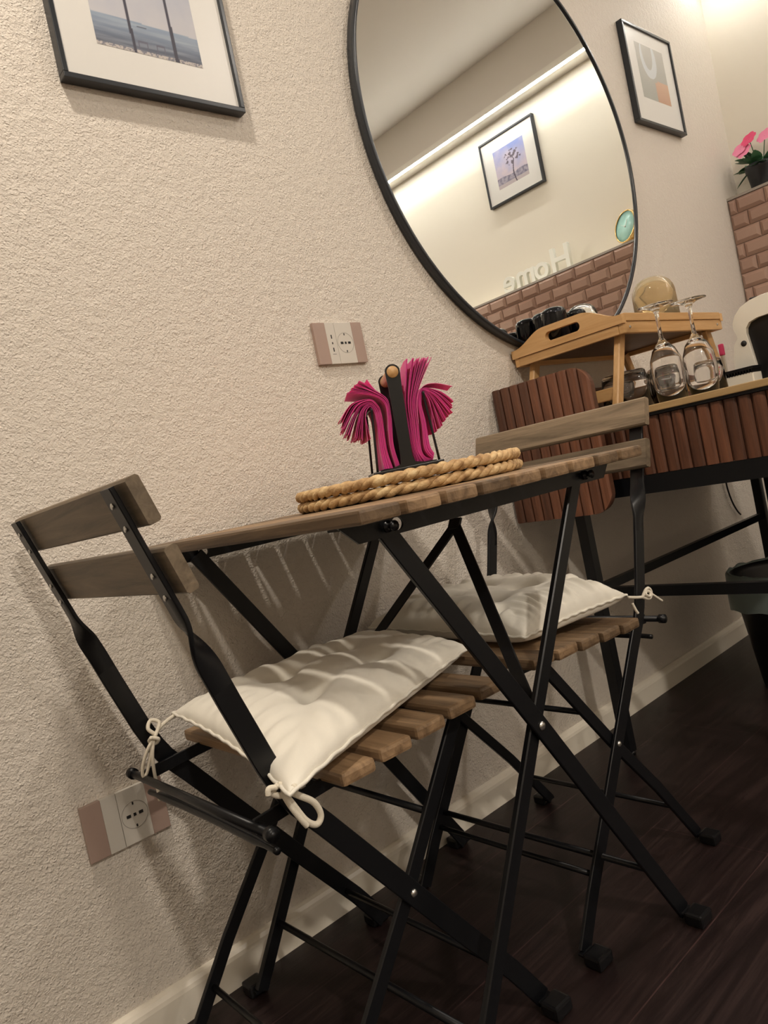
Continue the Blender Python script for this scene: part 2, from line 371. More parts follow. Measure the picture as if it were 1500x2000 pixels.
def ink_tree(u, v):
    hz = .26 + .02 * math.sin(u * 9)
    c = lerp((.55, .47, .52), (.22, .28, .58), max(0, min(1, (v - hz) * 1.1 + .5 * fbm(u, v, 2.5)))) if v > hz else lerp((.16, .15, .22), (.36, .33, .40), max(0, min(1, .5 + fbm(u, v, 14))))
    if v < .10: c = (.46, .40, .42)
    tx = .40 + .05 * math.sin(v * 6)
    if v < .60 and abs(u - tx) < .016: c = (.07, .055, .08)
    if .42 < v < .86:
        d = math.hypot((u - .42) / .28, (v - .64) / .22)
        if d < 1 and fbm(u, v, 11) > -.12 + d * .5: c = (.12, .10, .13)
    return c
def ink_panel(name, w_, h_, fn, parent, loc, rz, n=110):
    vs = [(w_ * (i / n - .5), 0, h_ * (j / n - .5)) for j in range(n + 1) for i in range(n + 1)]
    fs = [(j * (n + 1) + i, j * (n + 1) + i + 1, (j + 1) * (n + 1) + i + 1, (j + 1) * (n + 1) + i) for j in range(n) for i in range(n)]
    me = bpy.data.meshes.new(name); me.from_pydata(vs, [], fs)
    at = me.color_attributes.new('ink', 'FLOAT_COLOR', 'POINT')
    for j in range(n + 1):
        for i in range(n + 1): at.data[j * (n + 1) + i].color = (*fn(i / n, j / n), 1)
    me.materials.append(M['print']); o = bpy.data.objects.new(name, me); COL.objects.link(o); o.parent = parent; o.location = loc
    return o
def picture(loc, rz, w_, h_, iw, ih, fn, label, dz=0):
    """local: x along the wall, -y out of the wall, origin at centre on the wall"""
    t = empty('framed_picture', loc, rz, label=label, cat='picture')
    fw, d = .0085, .021
    for nm, bx in (('frame_rail', (-w_ / 2, w_ / 2, h_ / 2 - fw, h_ / 2)), ('frame_rail', (-w_ / 2, w_ / 2, -h_ / 2, -h_ / 2 + fw)), ('frame_stile', (-w_ / 2, -w_ / 2 + fw, -h_ / 2 + fw, h_ / 2 - fw)), ('frame_stile', (w_ / 2 - fw, w_ / 2, -h_ / 2 + fw, h_ / 2 - fw))):
        b = MB(); b.box(bx[0], bx[1], -d, -.001, bx[2], bx[3], b=.0012); b.build(nm, 'blackframe', t)
    b = MB(); b.box(-w_ / 2 + fw, w_ / 2 - fw, -.015, -.003, -h_ / 2 + fw, h_ / 2 - fw)
    b.build('mat_board', 'matboard', t)
    ink_panel('print', iw, ih, fn, t, (0, -.0153, dz), 0)
    return t
picture((-.0621, 0, 1.4218 + .157), 0, .3204, .314, .186, .178, ink_sea, 'framed seaside photograph cut by the top edge, above the folding table')
picture((1.736, 0, 1.817), 0, .3104, .314, .180, .176, ink_lamp, 'framed picture of a pale hanging shape on grey, right of the round mirror', .018)
picture((2.27, -.977, 2.058), -PI / 2, .318, .306, .178, .176, ink_tree, 'framed photograph of a tree by the sea, seen in the mirror')

MX, MZ, MR = .923, 1.4926, .537
t = empty('round_mirror', (MX, 0, MZ), label='large round wall mirror with a thin black frame', cat='mirror')
b = MB(); b.lathe([(MR - .006, -.001), (MR, -.003), (MR, -.024), (MR - .001, -.025), (MR - .007, -.025), (MR - .008, -.024), (MR - .008, -.018)], axis='y', n=180)
b.f = b.f[:-2] if len(b.f[-1]) > 4 else b.f
b.f = [f for f in b.f if len(f) <= 4]; b.t = b.t[:len(b.f)]; b.sm = b.sm[:len(b.f)]
b.build('frame', 'blackframe', t)
b = MB(); b.lathe([(MR - .007, -.004), (MR - .007, -.020)], axis='y', n=180); b.build('mirror_glass', 'mirror', t, smooth=False)

def socket(x, z, w_, usb, label):
    t = empty('wall_socket', (x, 0, z), label=label, cat='wall socket', group=None)
    W, H = w_, .08
    f = [0, .24, .425, .78, 1.0]
    b = MB(); b.box(0, W * f[1], -.008, -.0005, 0, H, b=.0008); b.build('side_band', 'mauve', t)
    b = MB(); b.box(W * f[3], W, -.008, -.0005, 0, H, b=.0008); b.build('side_band', 'mauve', t)
    b = MB(); b.box(W * f[1], W * f[2] - .0003, -.0078, -.0005, 0, H, b=.0005); m1 = b.build('narrow_module', 'outw', t)
    b = MB(); b.box(W * f[2] + .0003, W * f[3], -.0078, -.0005, 0, H, b=.0005); m2 = b.build('socket_module', 'outw', t)
    cx, cz = W * (f[2] + f[3]) / 2, H * .5
    b = MB(); b.tube([(cx + .0195 * math.cos(a), -.0078, cz + .0195 * math.sin(a)) for a in [2 * PI * k / 48 for k in range(48)]], .00035, 6, closed=True)
    b.build('ring', 'greyline', m2)
    b = MB()
    def slot(x0, x1, z0, z1): b.box(x0, x1, -.0081, -.0076, z0, z1, b=.0006 if min(x1 - x0, z1 - z0) > .003 else .0003)
    slot(cx - .0125, cx - .006, cz - .0022, cz + .0022); slot(cx + .006, cx + .0125, cz - .0022, cz + .0022); slot(cx - .002, cx + .002, cz - .0022, cz + .0022)
    slot(cx - .0012, cx + .0012, cz + .0145, cz + .0185); slot(cx - .0012, cx + .0012, cz - .0185, cz - .0145)
    b.build('pin_holes', 'hole', m2)
    if usb:
        b = MB(); ux = W * (f[1] + f[2]) / 2
        for dz, h in ((.0125, .0075), (0, .004), (-.0125, .0075)): b.box(ux - .0013, ux + .0013, -.0081, -.0076, cz + dz - h / 2, cz + dz + h / 2, b=.0003)
        b.box(ux - .0045, ux + .0045, -.0079, -.0076, cz - .0215, cz - .0208)
        b.build('port_holes', 'hole', m1)
    return t
socket(.1561, .9634, .1201, True, 'wall socket with pink-brown side bands above the napkin holder')
socket(-.4276, .2823, .1207, False, 'wall socket low on the wall behind the left chair')

# ------------------------------------------------------------------ folding chair
def barst(pts, hw, ht, y):
    """flat bar running in the xz plane: width in the plane, thickness along y"""
    P = [Vector((a, y, c)) for a, c in pts]; st = []
    for i, p in enumerate(P):
        t = (P[min(i + 1, len(P) - 1)] - P[max(i - 1, 0)]).normalized(); n = Vector((-t.z, 0, t.x)); st.append((p, n * hw, Vector((0, ht, 0))))
    return st
def foot(parent, x, y, sgn, hw):
    b = MB()
    b.sweep([((x, y - sgn * .002, .0125), (hw, 0, 0), (0, 0, .0022)), ((x, y + sgn * .018, .010), (hw, 0, 0), (0, 0, .0022))]); b.build('foot_tab', 'black', parent)
    b = MB(); b.box(x - hw - .004, x + hw + .004, min(y + sgn * .008, y + sgn * .036), max(y + sgn * .008, y + sgn * .036), 0.0005, .019, b=.004); b.build('rubber_foot', 'blackp', parent)
def rivet(parent, x, y, z, sgn, r=.005):
    b = MB(); b.lathe([(r, 0), (r * .9, sgn * .0015), (r * .5, sgn * .003), (0, sgn * .0032)], (x, y, z), 16, axis='y'); b.build('rivet', 'steel', parent)
def make_chair():
    t = empty('folding_chair')
    W = .1654
    for s in (-1, 1):
        y = s * W; st = []
        low = [(.19, .012), (.147, .076), (.075, .170), (.017, .248), (-.077, .374), (-.106, .411), (-.118, .433), (-.131, .465), (-.155, .537), (-.166, .572)]
        up = [(-.1785, .608), (-.190, .645), (-.204, .688), (-.229, .767)]
        P = low + up
        D = []
        for i in range(len(P) - 1):
            m_ = 9 if .53 < P[i][1] < .66 else 1
            for q in range(m_): D.append((P[i][0] + (P[i + 1][0] - P[i][0]) * q / m_, P[i][1] + (P[i + 1][1] - P[i][1]) * q / m_))
        D.append(P[-1]); fine = []
        for i, (x, z) in enumerate(D):
            a = D[min(i + 1, len(D) - 1)]; c = D[max(i - 1, 0)]; tt = Vector((a[0] - c[0], 0, a[1] - c[1])).normalized(); n = Vector((tt.z, 0, -tt.x))
            k = max(0, min(1, (z - .572) / .062)); k = k * k * (3 - 2 * k); an = k * PI / 2 * (-s)
            Yv = Vector((0, 1, 0)); u = n * math.cos(an) + Yv * math.sin(an); v = -n * math.sin(an) + Yv * math.cos(an)
            fine.append(((x, y, z), u * .0125, v * .0028))
        b = MB(); b.sweep(fine, smz=(.55, .65)); p = b.build('back_post', 'black', t)
        foot(p, .19, y, s, .0125); rivet(p, .017, y + s * .0025, .248, s)
        for (px, pz) in ((-.2235, .75), (-.216, .727), (-.2005, .678), (-.193, .655)):
            b = MB(); b.lathe([(.0035, 0), (.003, -.0012), (0, -.0016)], (px - .0035, y, pz), 12, axis='x'); b.build('rivet', 'steel', p)
        yi = s * (W - .0075)
        b = MB(); b.sweep(barst([(-.172, .012), (-.08, .134), (.017, .248), (.146, .413)], .0095, .0035, yi)); l = b.build('leg', 'black', t)
        foot(l, -.172, yi, s, .0095)
        b = MB(); b.sweep([((-.150, s * .150, .402), (0, 0, .008), (0, .0022, 0)), ((-.10, s * .150, .406), (0, 0, .008), (0, .0022, 0)), ((.203, s * .150, .424), (0, 0, .008), (0, .0022, 0))]); b.build('seat_rail', 'black', t)
    def rod(a, c, r, nm): b = MB(); b.tube([a, c], r, 10); b.build(nm, 'black', t)
    rod((.130, -W, .092), (.130, W, .092), .0045, 'stretcher'); rod((-.115, -W + .008, .085), (-.115, W - .008, .085), .0045, 'stretcher')
    rod((.073, -W + .008, .318), (.073, W - .008, .318), .0045, 'stretcher')
    b = MB(); b.tube([(-.150, -W - .024, .402), (-.150, W + .024, .402)], .0052, 12)
    for s in (-1, 1): b.lathe([(.0075, -.005), (.0075, .005)], (-.150, s * (W + .018), .402), 14, axis='y')
    b.build('hinge_rod', 'black', t)
    b = MB(); b.tube(bez([(-.138, -W, .374), (-.138, -W * .75, .376), (-.138, 0, .378), (-.138, W * .75, .376), (-.138, W, .374)], 4), [.004] * 4 + [.0056] * 9 + [.004] * 4, 10); b.build('rear_strap', 'black', t)
    # seat slats
    for k in range(5):
        x = .185 - .0562 * k; z = .4445 - .0038 * k; b = MB()
        b.box(x - .0235, x + .0235, -.195, .195, z - .016, z, b=.0045); b.build('seat_slat', 'acacia', t)
    b = MB(); b.sweep([((.118, -.150, .428), (.02, 0, 0), (0, 0, .004)), ((.118, .150, .428), (.02, 0, 0), (0, 0, .004))]); b.build('front_strap', 'black', t)
    # backrest slats: slightly curved boards fixed to the front of the posts
    for (xc, zc, hh) in ((-.2175, .7475, .024), (-.1955, .678, .0245)):
        tt = Vector((-.025, 0, .079)).normalized(); n = Vector((tt.z, 0, -tt.x)); b = MB(); st = []
        for q in range(13):
            yy = -.195 + .39 * q / 12; bow = .006 * (1 - (yy / .195) ** 2)
            st.append((Vector((xc, yy, zc)) + n * (.0075 - bow * 0 + .0015), tt * hh, n * .007))
        b.sweep(st); b.build('backrest_slat', 'acaciab', t)
    return t
chair = make_chair(); chair.location = (-.2227, -.2653, 0); chair.rotation_euler = (0, 0, -.0152)
tag(chair, 'folding bistro chair on the left with its back nearest the camera', 'chair', 'folding bistro chairs at the table')
ch2 = copy_tree(chair); ch2.location = (.262, -.2652, 0); ch2.rotation_euler = (0, 0, 3.1353)
ch2['label'] = 'folding bistro chair behind the table, its back towards the wooden desk'

# ------------------------------------------------------------------ folding table
t = empty('folding_table', (0, 0, 0)); tag(t, 'small folding bistro table with slatted wooden top and black crossed legs', 'table')
TY0, TY1, TX = -.5528, -.012, .268
n = 9; pw = 2 * TX / n
for k in range(n):
    x = -TX + pw * k; b = MB(); b.box(x + (.0 if k == 0 else .0046), x + pw - (.0 if k == n - 1 else .0046), TY0, TY1, .684, .6995, tone=(k * .37) % 1, b=.0035); b.build('top_slat', 'acacia', t)
LC, LW = -.508, -.0535
def rail(y, hole):
    out = [(-.264, .684), (-.241, .6635), (-.05, .6635), (.226, .6635), (.244, .684)]
    loops = [out]
    hx, hz = -.1835, .6745
    loops.append([(hx + .0085 * math.cos(a), hz + .0075 * math.sin(a)) for a in [2 * PI * q / 20 for q in range(20)]])
    b = MB(); b.prism(loops, lambda a, c, d: (a, d, c), y - .0015, y + .0015)
    b.box(-.262, .242, y, y + .02, .6812, .684); return b.build('top_rail', 'black', t)
rail(LC, 1); rail(LW, 1)
for y, s in ((LC, -1), (LW, 1)):
    A = MB(); ya = y - s * .0055
    A.sweep(barst([(-.199, .672), (-.0119, .3824), (.222, .012)], .0125, .003, ya)); a = A.build('leg', 'black', t); foot(a, .222, ya, s, .0125)
    rivet(a, -.0119, ya + s * .003, .3824, s, .006)
    B = MB(); yb = y - s * .0145
    B.sweep(barst([(.1785, .672), (-.0119, .3824), (-.250, .012)], .0105, .0045, yb)); bb = B.build('leg', 'black', t); foot(bb, -.250, yb, s, .0105)
    for x in (-.199, .1785):
        b = MB(); b.lathe([(.0065, 0), (.0065, s * .003), (.0045, s * .004), (.0040, s * .009), (.0058, s * .010), (.0058, s * .013), (0, s * .014)], (x, y + s * .0015, .674), 16, axis='y'); b.build('pivot_bolt', 'blackp', t)
b = MB(); b.tube([(.150, LC + .008, .112), (.150, LW - .008, .112)], .005, 10); b.build('stretcher', 'black', t)
b = MB(); b.tube([(-.200, LC + .015, .090), (-.200, LW - .015, .090)], .005, 10); b.build('stretcher', 'black', t)
ap = Vector((.141, -.281, .632))
for s, yy in ((-1, LC + .012), (1, LW - .012)):
    p0 = Vector((-.008, yy, .385)); d = (p0 - ap).normalized(); nn = d.cross(Vector((.146, 0, .25)).normalized()).normalized(); e = d.cross(nn)
    b = MB(); b.sweep([(ap - d * .002, nn * .0018, e * .0095), (p0, nn * .0018, e * .0095)]); b.build('brace_arm', 'black', t)
b = MB(); b.sweep([(ap + Vector((0, -.012, .002)), (.005, 0, .008), (.002, 0, -.0012)), (ap + Vector((0, .012, .002)), (.005, 0, .008), (.002, 0, -.0012))]); b.build('brace_plate', 'black', t)

# ------------------------------------------------------------------ seat cushions
def cushion(quad, zed, zmid, hb, label, ties, seed, tufts, fold=1.0, pw=(2.8, .46)):
    """quad: corners (rear-camera, front-camera, front-wall, rear-wall) as xyz of the seam"""
    Q = [Vector(q) for q in quad]; n = 84; vs = []; fs = []
    def base(u, v):
        a = (Q[0] * (1 - u) * (1 - v) + Q[1] * u * (1 - v) + Q[2] * u * v + Q[3] * (1 - u) * v); return a
    cen = base(.5, .5)
    def P(i, j, top):
        u, v = i / n, j / n; U_, V_ = 2 * u - 1, 2 * v - 1
        pin = .055; uu = .5 + .5 * U_ * (1 - pin * (1 - V_ * V_) ** 1.0 * abs(U_)); vv = .5 + .5 * V_ * (1 - pin * (1 - U_ * U_) * abs(V_))
        b_ = base(uu, vv)
        e = max(0, (1 - abs(U_) ** pw[0])) ** pw[1] * max(0, (1 - abs(V_) ** pw[0])) ** pw[1]
        if top:
            h = zmid * e
            ang = math.atan2(V_, U_); rr = max(abs(U_), abs(V_))
            h += e * .0026 * noise.noise(Vector((ang * 3.1 + seed, rr * 1.2, seed))) * 2 * (rr ** 1.5) * fold
            h += e * .0035 * noise.fractal(Vector((u * 3 + seed, v * 3, .3)), .8, 2, 3) * fold
            for (a, c) in tufts:
                d2 = (u - a) ** 2 + (v - c) ** 2; h -= .015 * math.exp(-d2 / .0045) + .008 * math.exp(-d2 / .03)
                for (a2, c2) in tufts:
                    if (a2, c2) > (a, c) and (abs(a2 - a) < .2 or abs(c2 - c) < .2):
                        dx, dy = a2 - a, c2 - c; L2 = dx * dx + dy * dy; q = max(0, min(1, ((u - a) * dx + (v - c) * dy) / L2))
                        dd = (u - a - q * dx) ** 2 + (v - c - q * dy) ** 2; h -= .004 * math.exp(-dd / .0035)
                # pleats radiating to the nearest corner
                cu, cv = (0 if a < .5 else 1), (0 if c < .5 else 1); dx, dy = cu - a, cv - c; L2 = dx * dx + dy * dy; q = max(0, min(1, ((u - a) * dx + (v - c) * dy) / L2))
                dd = (u - a - q * dx) ** 2 + (v - c - q * dy) ** 2; h -= .0048 * fold * (1 - q * .6) * math.exp(-dd / .0026) * e
            k = 20
            rp = noise.noise(Vector((u * k if abs(V_) > abs(U_) else v * k, seed, 0))) * .006 * fold
            edge = max(0, max(abs(U_), abs(V_)) - .62) / .38; h += rp * math.sin(edge * PI)
            return b_ + Vector((0, 0, max(h, -.001 if e > 0 else 0)))
        else:
            h = hb * e ** .8; return b_ - Vector((0, 0, h))
    def clampfloor(p, tb): return p
    idx = {}
    for top in (1, 0):
        for j in range(n + 1):
            for i in range(n + 1):
                if top == 0 and (i in (0, n) or j in (0, n)): idx[(0, i, j)] = idx[(1, i, j)]; continue
                p = P(i, j, top)
                if not top: p.z = max(p.z, zed)
                idx[(top, i, j)] = len(vs); vs.append(tuple(p))
    for top in (1, 0):
        for j in range(n):
            for i in range(n):
                q = (idx[(top, i, j)], idx[(top, i + 1, j)], idx[(top, i + 1, j + 1)], idx[(top, i, j + 1)]); fs.append(q if top else q[::-1])
    b = MB(); b.add(vs, fs, smooth=True); t = b.build('seat_cushion', 'cotton', smooth=True)
    tag(t, label, 'cushion', 'white seat cushions on the folding chairs')
    ring = [vs[idx[(1, i, 0)]] for i in range(n)] + [vs[idx[(1, n, j)]] for j in range(n)] + [vs[idx[(1, n - i, n)]] for i in range(n)] + [vs[idx[(1, 0, n - j)]] for j in range(n)]
    ring = [(p[0], p[1], p[2] + .0008 * math.sin(k * .9)) for k, p in enumerate(ring)]
    b = MB(); b.tube(ring, .0022, 6, closed=True); b.build('seam_piping', 'cotton', t)
    for tie in ties:
        b = MB()
        for pts, r in tie: b.tube(bez(pts, 7), r, 8)
        b.build('tie_cord', 'cord', t)
    return t
T = [(.33, .36), (.66, .34), (.36, .68), (.68, .66)]
bow1 = [([(-.300, -.105, .464), (-.318, -.112, .462), (-.334, -.118, .458), (-.343, -.121, .452)], .0028),
        ([(-.343, -.121, .452), (-.350, -.118, .462), (-.342, -.112, .470), (-.333, -.117, .464), (-.345, -.123, .450)], .0026),
        ([(-.345, -.124, .450), (-.358, -.126, .440), (-.370, -.127, .422), (-.3735, -.127, .408), (-.368, -.127, .409), (-.360, -.126, .424), (-.350, -.124, .445)], .0022),
        ([(-.348, -.125, .448), (-.355, -.127, .430), (-.358, -.128, .410), (-.3585, -.128, .388), (-.359, -.128, .368)], .0024),
        ([(-.352, -.128, .452), (-.344, -.130, .447), (-.346, -.122, .441), (-.353, -.121, .446), (-.352, -.128, .452)], .0026)]
bow2 = [([(-.362, -.485, .452), (-.348, -.470, .446), (-.350, -.462, .438), (-.362, -.462, .444)], .0030),
        ([(-.366, -.464, .452), (-.372, -.458, .446), (-.364, -.462, .440), (-.358, -.466, .448), (-.366, -.464, .452)], .0032),
        ([(-.362, -.464, .446), (-.347, -.466, .433), (-.333, -.467, .420), (-.328, -.467, .405), (-.335, -.467, .398), (-.346, -.467, .407), (-.356, -.466, .428), (-.363, -.464, .444)], .0034),
        ([(-.364, -.464, .444), (-.360, -.468, .428), (-.353, -.470, .412), (-.348, -.470, .403)], .0030),
        ([(-.368, -.463, .450), (-.376, -.462, .452), (-.378, -.462, .446)], .003)]
cushion([(-.372, -.492, .449), (.045, -.352, .462), (.075, -.095, .466), (-.306, -.102, .466)], .4455, .040, .022,
        'white tufted seat cushion on the left chair, tied with two cord bows', [bow1, bow2], 2.3, T)
bow3 = [([(.318, -.452, .463), (.336, -.456, .458), (.350, -.458, .455)], .0024),
        ([(.350, -.458, .455), (.362, -.458, .463), (.374, -.457, .464), (.380, -.457, .456), (.372, -.458, .448), (.360, -.458, .450), (.350, -.458, .455)], .0025),
        ([(.356, -.460, .458), (.366, -.461, .452), (.372, -.460, .457), (.365, -.458, .461), (.356, -.460, .458)], .0025),
        ([(.378, -.458, .453), (.390, -.458, .445), (.406, -.458, .434)], .0022), ([(.322, -.455, .452), (.325, -.457, .440), (.328, -.458, .434)], .0022)]
cushion([(.322, -.448, .466), (.095, -.415, .462), (.110, -.045, .468), (.385, -.075, .470)], .4455, .050, .024,
        'white seat cushion on the chair behind the table, crumpled at its front corner', [bow3], 8.1, [(.36, .36), (.66, .36), (.36, .66), (.66, .66)], 1.9, (3.6, .42))

# ------------------------------------------------------------------ place mats and napkin holder
def place_mat(z, seed, label):
    cx, cy, R_ = .078, -.262, .168
    t = empty('woven_place_mat', (cx, cy, z)); tag(t, label, 'place mat', None)
    b = MB(); 
    for ph in (0, 2 * PI / 3, 4 * PI / 3):
        N_ = 420; nt_ = 19 + seed; pts = []; rs = []
        for i in range(N_):
            a = 2 * PI * i / N_; q = nt_ * a + ph; r = R_ + .0048 * math.cos(q) ; zz = .0082 + .0032 * math.sin(q * 2 if False else q)
            pts.append((r * math.cos(a), r * math.sin(a), zz)); rs.append(.0052 + .0006 * math.sin(i * .7 + seed) + .0006 * noise.noise(Vector((i * .15, ph, seed))))
        b.tube(pts, rs, 8, closed=True)
    b.build('braided_rim', 'grass', t)
    b = MB()
    for k in range(13):
        r = R_ - .0125 - k * .012
        if r < .008: break
        b.tube([(r * math.cos(2 * PI * i / 90) + 0, r * math.sin(2 * PI * i / 90), .0078 + .0008 * math.sin(i * 1.4 + k)) for i in range(90)], .0062, 8, closed=True)
    b.build('woven_disc', 'grass', t)
    return t
place_mat(.7000, 0, 'lower round woven seagrass place mat lying directly on the tabletop')
place_mat(.7165, 4, 'upper round woven seagrass place mat under the napkin holder')
ZB = .7330
HA = math.radians(-35)
t = empty('napkin_holder', (.05, -.31, 0), HA); tag(t, 'black metal napkin holder with a wooden dowel handle', 'napkin holder')
YF, YB = 0.0, .095
b = MB(); b.box(-.061, .047, YF, YB, ZB - .0005, ZB + .0055, b=.0015); b.build('base', 'blackp', t)
for y in (YF, YB):
    L = [(-.050, .7395), (-.030, .7400), (-.0185, .7430), (-.0168, .755), (-.0154, .7726), (-.0150, .8167), (-.0135, .8543), (-.0140, .870)]
    top = [(-.0028 + .0116 * math.cos(math.radians(a)), .8795 + .0116 * math.sin(math.radians(a))) for a in range(180, -1, -15)]
    Rr = [(.0082, .876), (.0061, .8505), (.0046, .8129), (.0016, .7693), (.0012, .752), (.004, .7430), (.018, .7400), (.036, .7395)]
    loop = [(-.050, .7380)] + L + top[1:-1] + Rr + [(.036, .7380)]
    b = MB(); b.prism([loop], lambda a, c, d: (a, d, c), y, y + .002); b.build('upright', 'blackp', t)
b = MB(); b.lathe([(.0001, YF - .0018), (.0082, YF - .0018), (.0088, YF - .0005), (.0088, YB + .004), (.0082, YB + .0045), (.0001, YB + .0045)], (-.0028, 0, .8795), 28, axis='y'); b.build('dowel', 'bambooy', t)
for x0, x1, zt in ((-.0545, -.0455, .832), (.0405, .0368, .842)):
    pts = [(x0, YF + .004, ZB + .005), (x1, YF + .004, zt - .012), (x1 + .0005, YF + .010, zt), (x1 + .0005, YB - .010, zt), (x1, YB - .004, zt - .012), (x0, YB - .004, ZB + .005)]
    b = MB(); b.tube(bez(pts, 4), .0019, 8); b.build('wire_loop', 'blackp', t)
# napkins: every sheet is its own folded ribbon
K = {'RU': [[(.0055, .740), (.0045, .769), (.0060, .8007), (.0098, .8373), (.0247, .8961)], [(.0315, .740), (.0175, .7534), (.0206, .797), (.0277, .840), (.0610, .8916)]],
     'RO': [[(.0320, .741), (.0228, .7585), (.0260, .7956), (.0270, .8311), (.0380, .8479), (.0613, .8400), (.0777, .8227)], [(.0355, .7494), (.0315, .7629), (.0325, .8009), (.0310, .8258), (.0368, .8450), (.0440, .8255), (.0416, .7802)]],
     'LU': [[(-.0195, .7414), (-.0225, .7738), (-.0170, .8167), (-.0175, .8422), (-.0328, .8593), (-.0517, .878)], [(-.0252, .740), (-.0276, .775), (-.0222, .818), (-.0240, .8385), (-.0395, .8518), (-.0754, .8612)]],
     'LO': [[(-.0306, .740), (-.0338, .770), (-.0310, .8199), (-.0347, .8383), (-.0454, .8479), (-.0712, .8454), (-.0903, .8266)], [(-.0430, .741), (-.0430, .7719), (-.0400, .8153), (-.0420, .8320), (-.0465, .8365), (-.0541, .8245), (-.0554, .7882)]]}
def napkin(prof, y0, y1, m, seed, label, group, th=.0006):
    P = bez([(a, 0, c) for a, c in prof], 8); nY = 6; vs = []; n = len(P)
    for side in (0, 1):
        for i, p in enumerate(P):
            a, c = P[min(i + 1, n - 1)], P[max(i - 1, 0)]; tt = (a - c).normalized(); nn = Vector((tt.z, 0, -tt.x)); f = i / (n - 1)
            for j in range(nY):
                v = j / (nY - 1); y = y0 + (y1 - y0) * v
                wv = .0015 * f * noise.noise(Vector((seed * 3.1, f * 4, v * 3))) + (.003 * f * f * math.sin(seed * 2 + v * 3))
                wv *= .6
                q = p + nn * (th * side + wv); vs.append((q.x, y + .002 * f * math.sin(seed * 5), q.z))
    m_ = n * nY; fs = []
    for i in range(n - 1):
        for j in range(nY - 1): a = i * nY + j; fs += [(a, a + 1, a + 1 + nY, a + nY), (a + m_, a + nY + m_, a + 1 + nY + m_, a + 1 + m_)]
    for i in range(n - 1):
        for j in (0, nY - 1): a = i * nY + j; fs.append((a, a + nY, a + nY + m_, a + m_))
    for i in (0, n - 1):
        for j in range(nY - 1): a = i * nY + j; fs.append((a, a + 1, a + 1 + m_, a + m_))
    b = MB(); b.add(vs, fs, smooth=False); o = b.build('paper_napkin', m); o.location = (.05, -.31, 0); o.rotation_euler = (0, 0, HA); tag(o, label, 'napkin', group); return o
EDGE = {'RU': ('leftmost upright pink napkin, against the black upright of the holder', 'rightmost tip of the upright pink napkins'),
        'RO': ('topmost pink napkin of the right fan, pointing furthest right', 'innermost pink napkin of the right fan, hanging beside the wire loop'),
        'LU': ('topmost pink napkin of the upper left fan', 'lowest pink napkin of the upper left fan, pointing left'),
        'LO': ('outermost pink napkin of the drooping left fan, furthest left', 'innermost pink napkin of the drooping left fan, beside the wire loop')}
LBL = {'RU': ('middle sheet of the pink napkins standing upright right of the dowel handle', 15), 'RO': ('middle sheet of the pink napkins curling over the right wire loop', 21), 'LU': ('middle sheet of the pink napkins fanned towards the upper left', 13), 'LO': ('middle sheet of the pink napkins drooping over the left wire loop', 21)}
GR = {'RU': 'upright pink napkins', 'RO': 'pink napkins over the right loop', 'LU': 'pink napkins fanned to the upper left', 'LO': 'pink napkins over the left loop'}
for k, (A, B) in K.items():
    lb, cnt = LBL[k]
    for i in range(cnt):
        f = i / (cnt - 1); prof = []
        sh = random.uniform(-.06, .06)
        for q, (a, c) in enumerate(zip(A, B)):
            g = max(0, min(1, f + (sh if q > len(A) - 3 else 0))); prof.append((a[0] + (c[0] - a[0]) * g, max(.7395, a[1] + (c[1] - a[1]) * g)))
        if k == 'LO': # round fan: push the tips out on an arc
            x, z = prof[-1]; bulge = .012 * math.sin(PI * f) + random.uniform(-.002, .002); prof[-1] = (x - bulge, z - bulge * .6)
        if k == 'RO':
            x, z = prof[-1]; bulge = .010 * math.sin(PI * f) + random.uniform(-.003, .003); prof[-1] = (x + bulge, z - bulge * .3)
        lbi = EDGE[k][0] if i == 0 else (EDGE[k][1] if i == cnt - 1 else lb)
        napkin(prof, YF + .007 + random.uniform(0, .003), YB - .006 - random.uniform(0, .004), 'pink', i + len(k) * 7 + ord(k[0]), lbi, GR[k])
napkin([(.0206, .797), (.0264, .8339), (.038, .8500), (.0576, .8515), (.0828, .8420)], YF + .006, YF + .045, 'pink2', 5, 'pale pink napkin flap sticking out to the right above the fan', None)
napkin([(.0085, .820), (.0088, .8424), (.0092, .8562), (.0100, .8813)], YF + .02, YB - .004, 'pink2', 9, 'pale pink napkin corner just right of the dowel handle', None)
napkin([(-.0180, .8380), (-.0248, .8510), (-.0330, .8625), (-.0403, .8783)], YF + .02, YB - .004, 'pink2', 11, 'pale pink napkin at the top of the left fan', None)

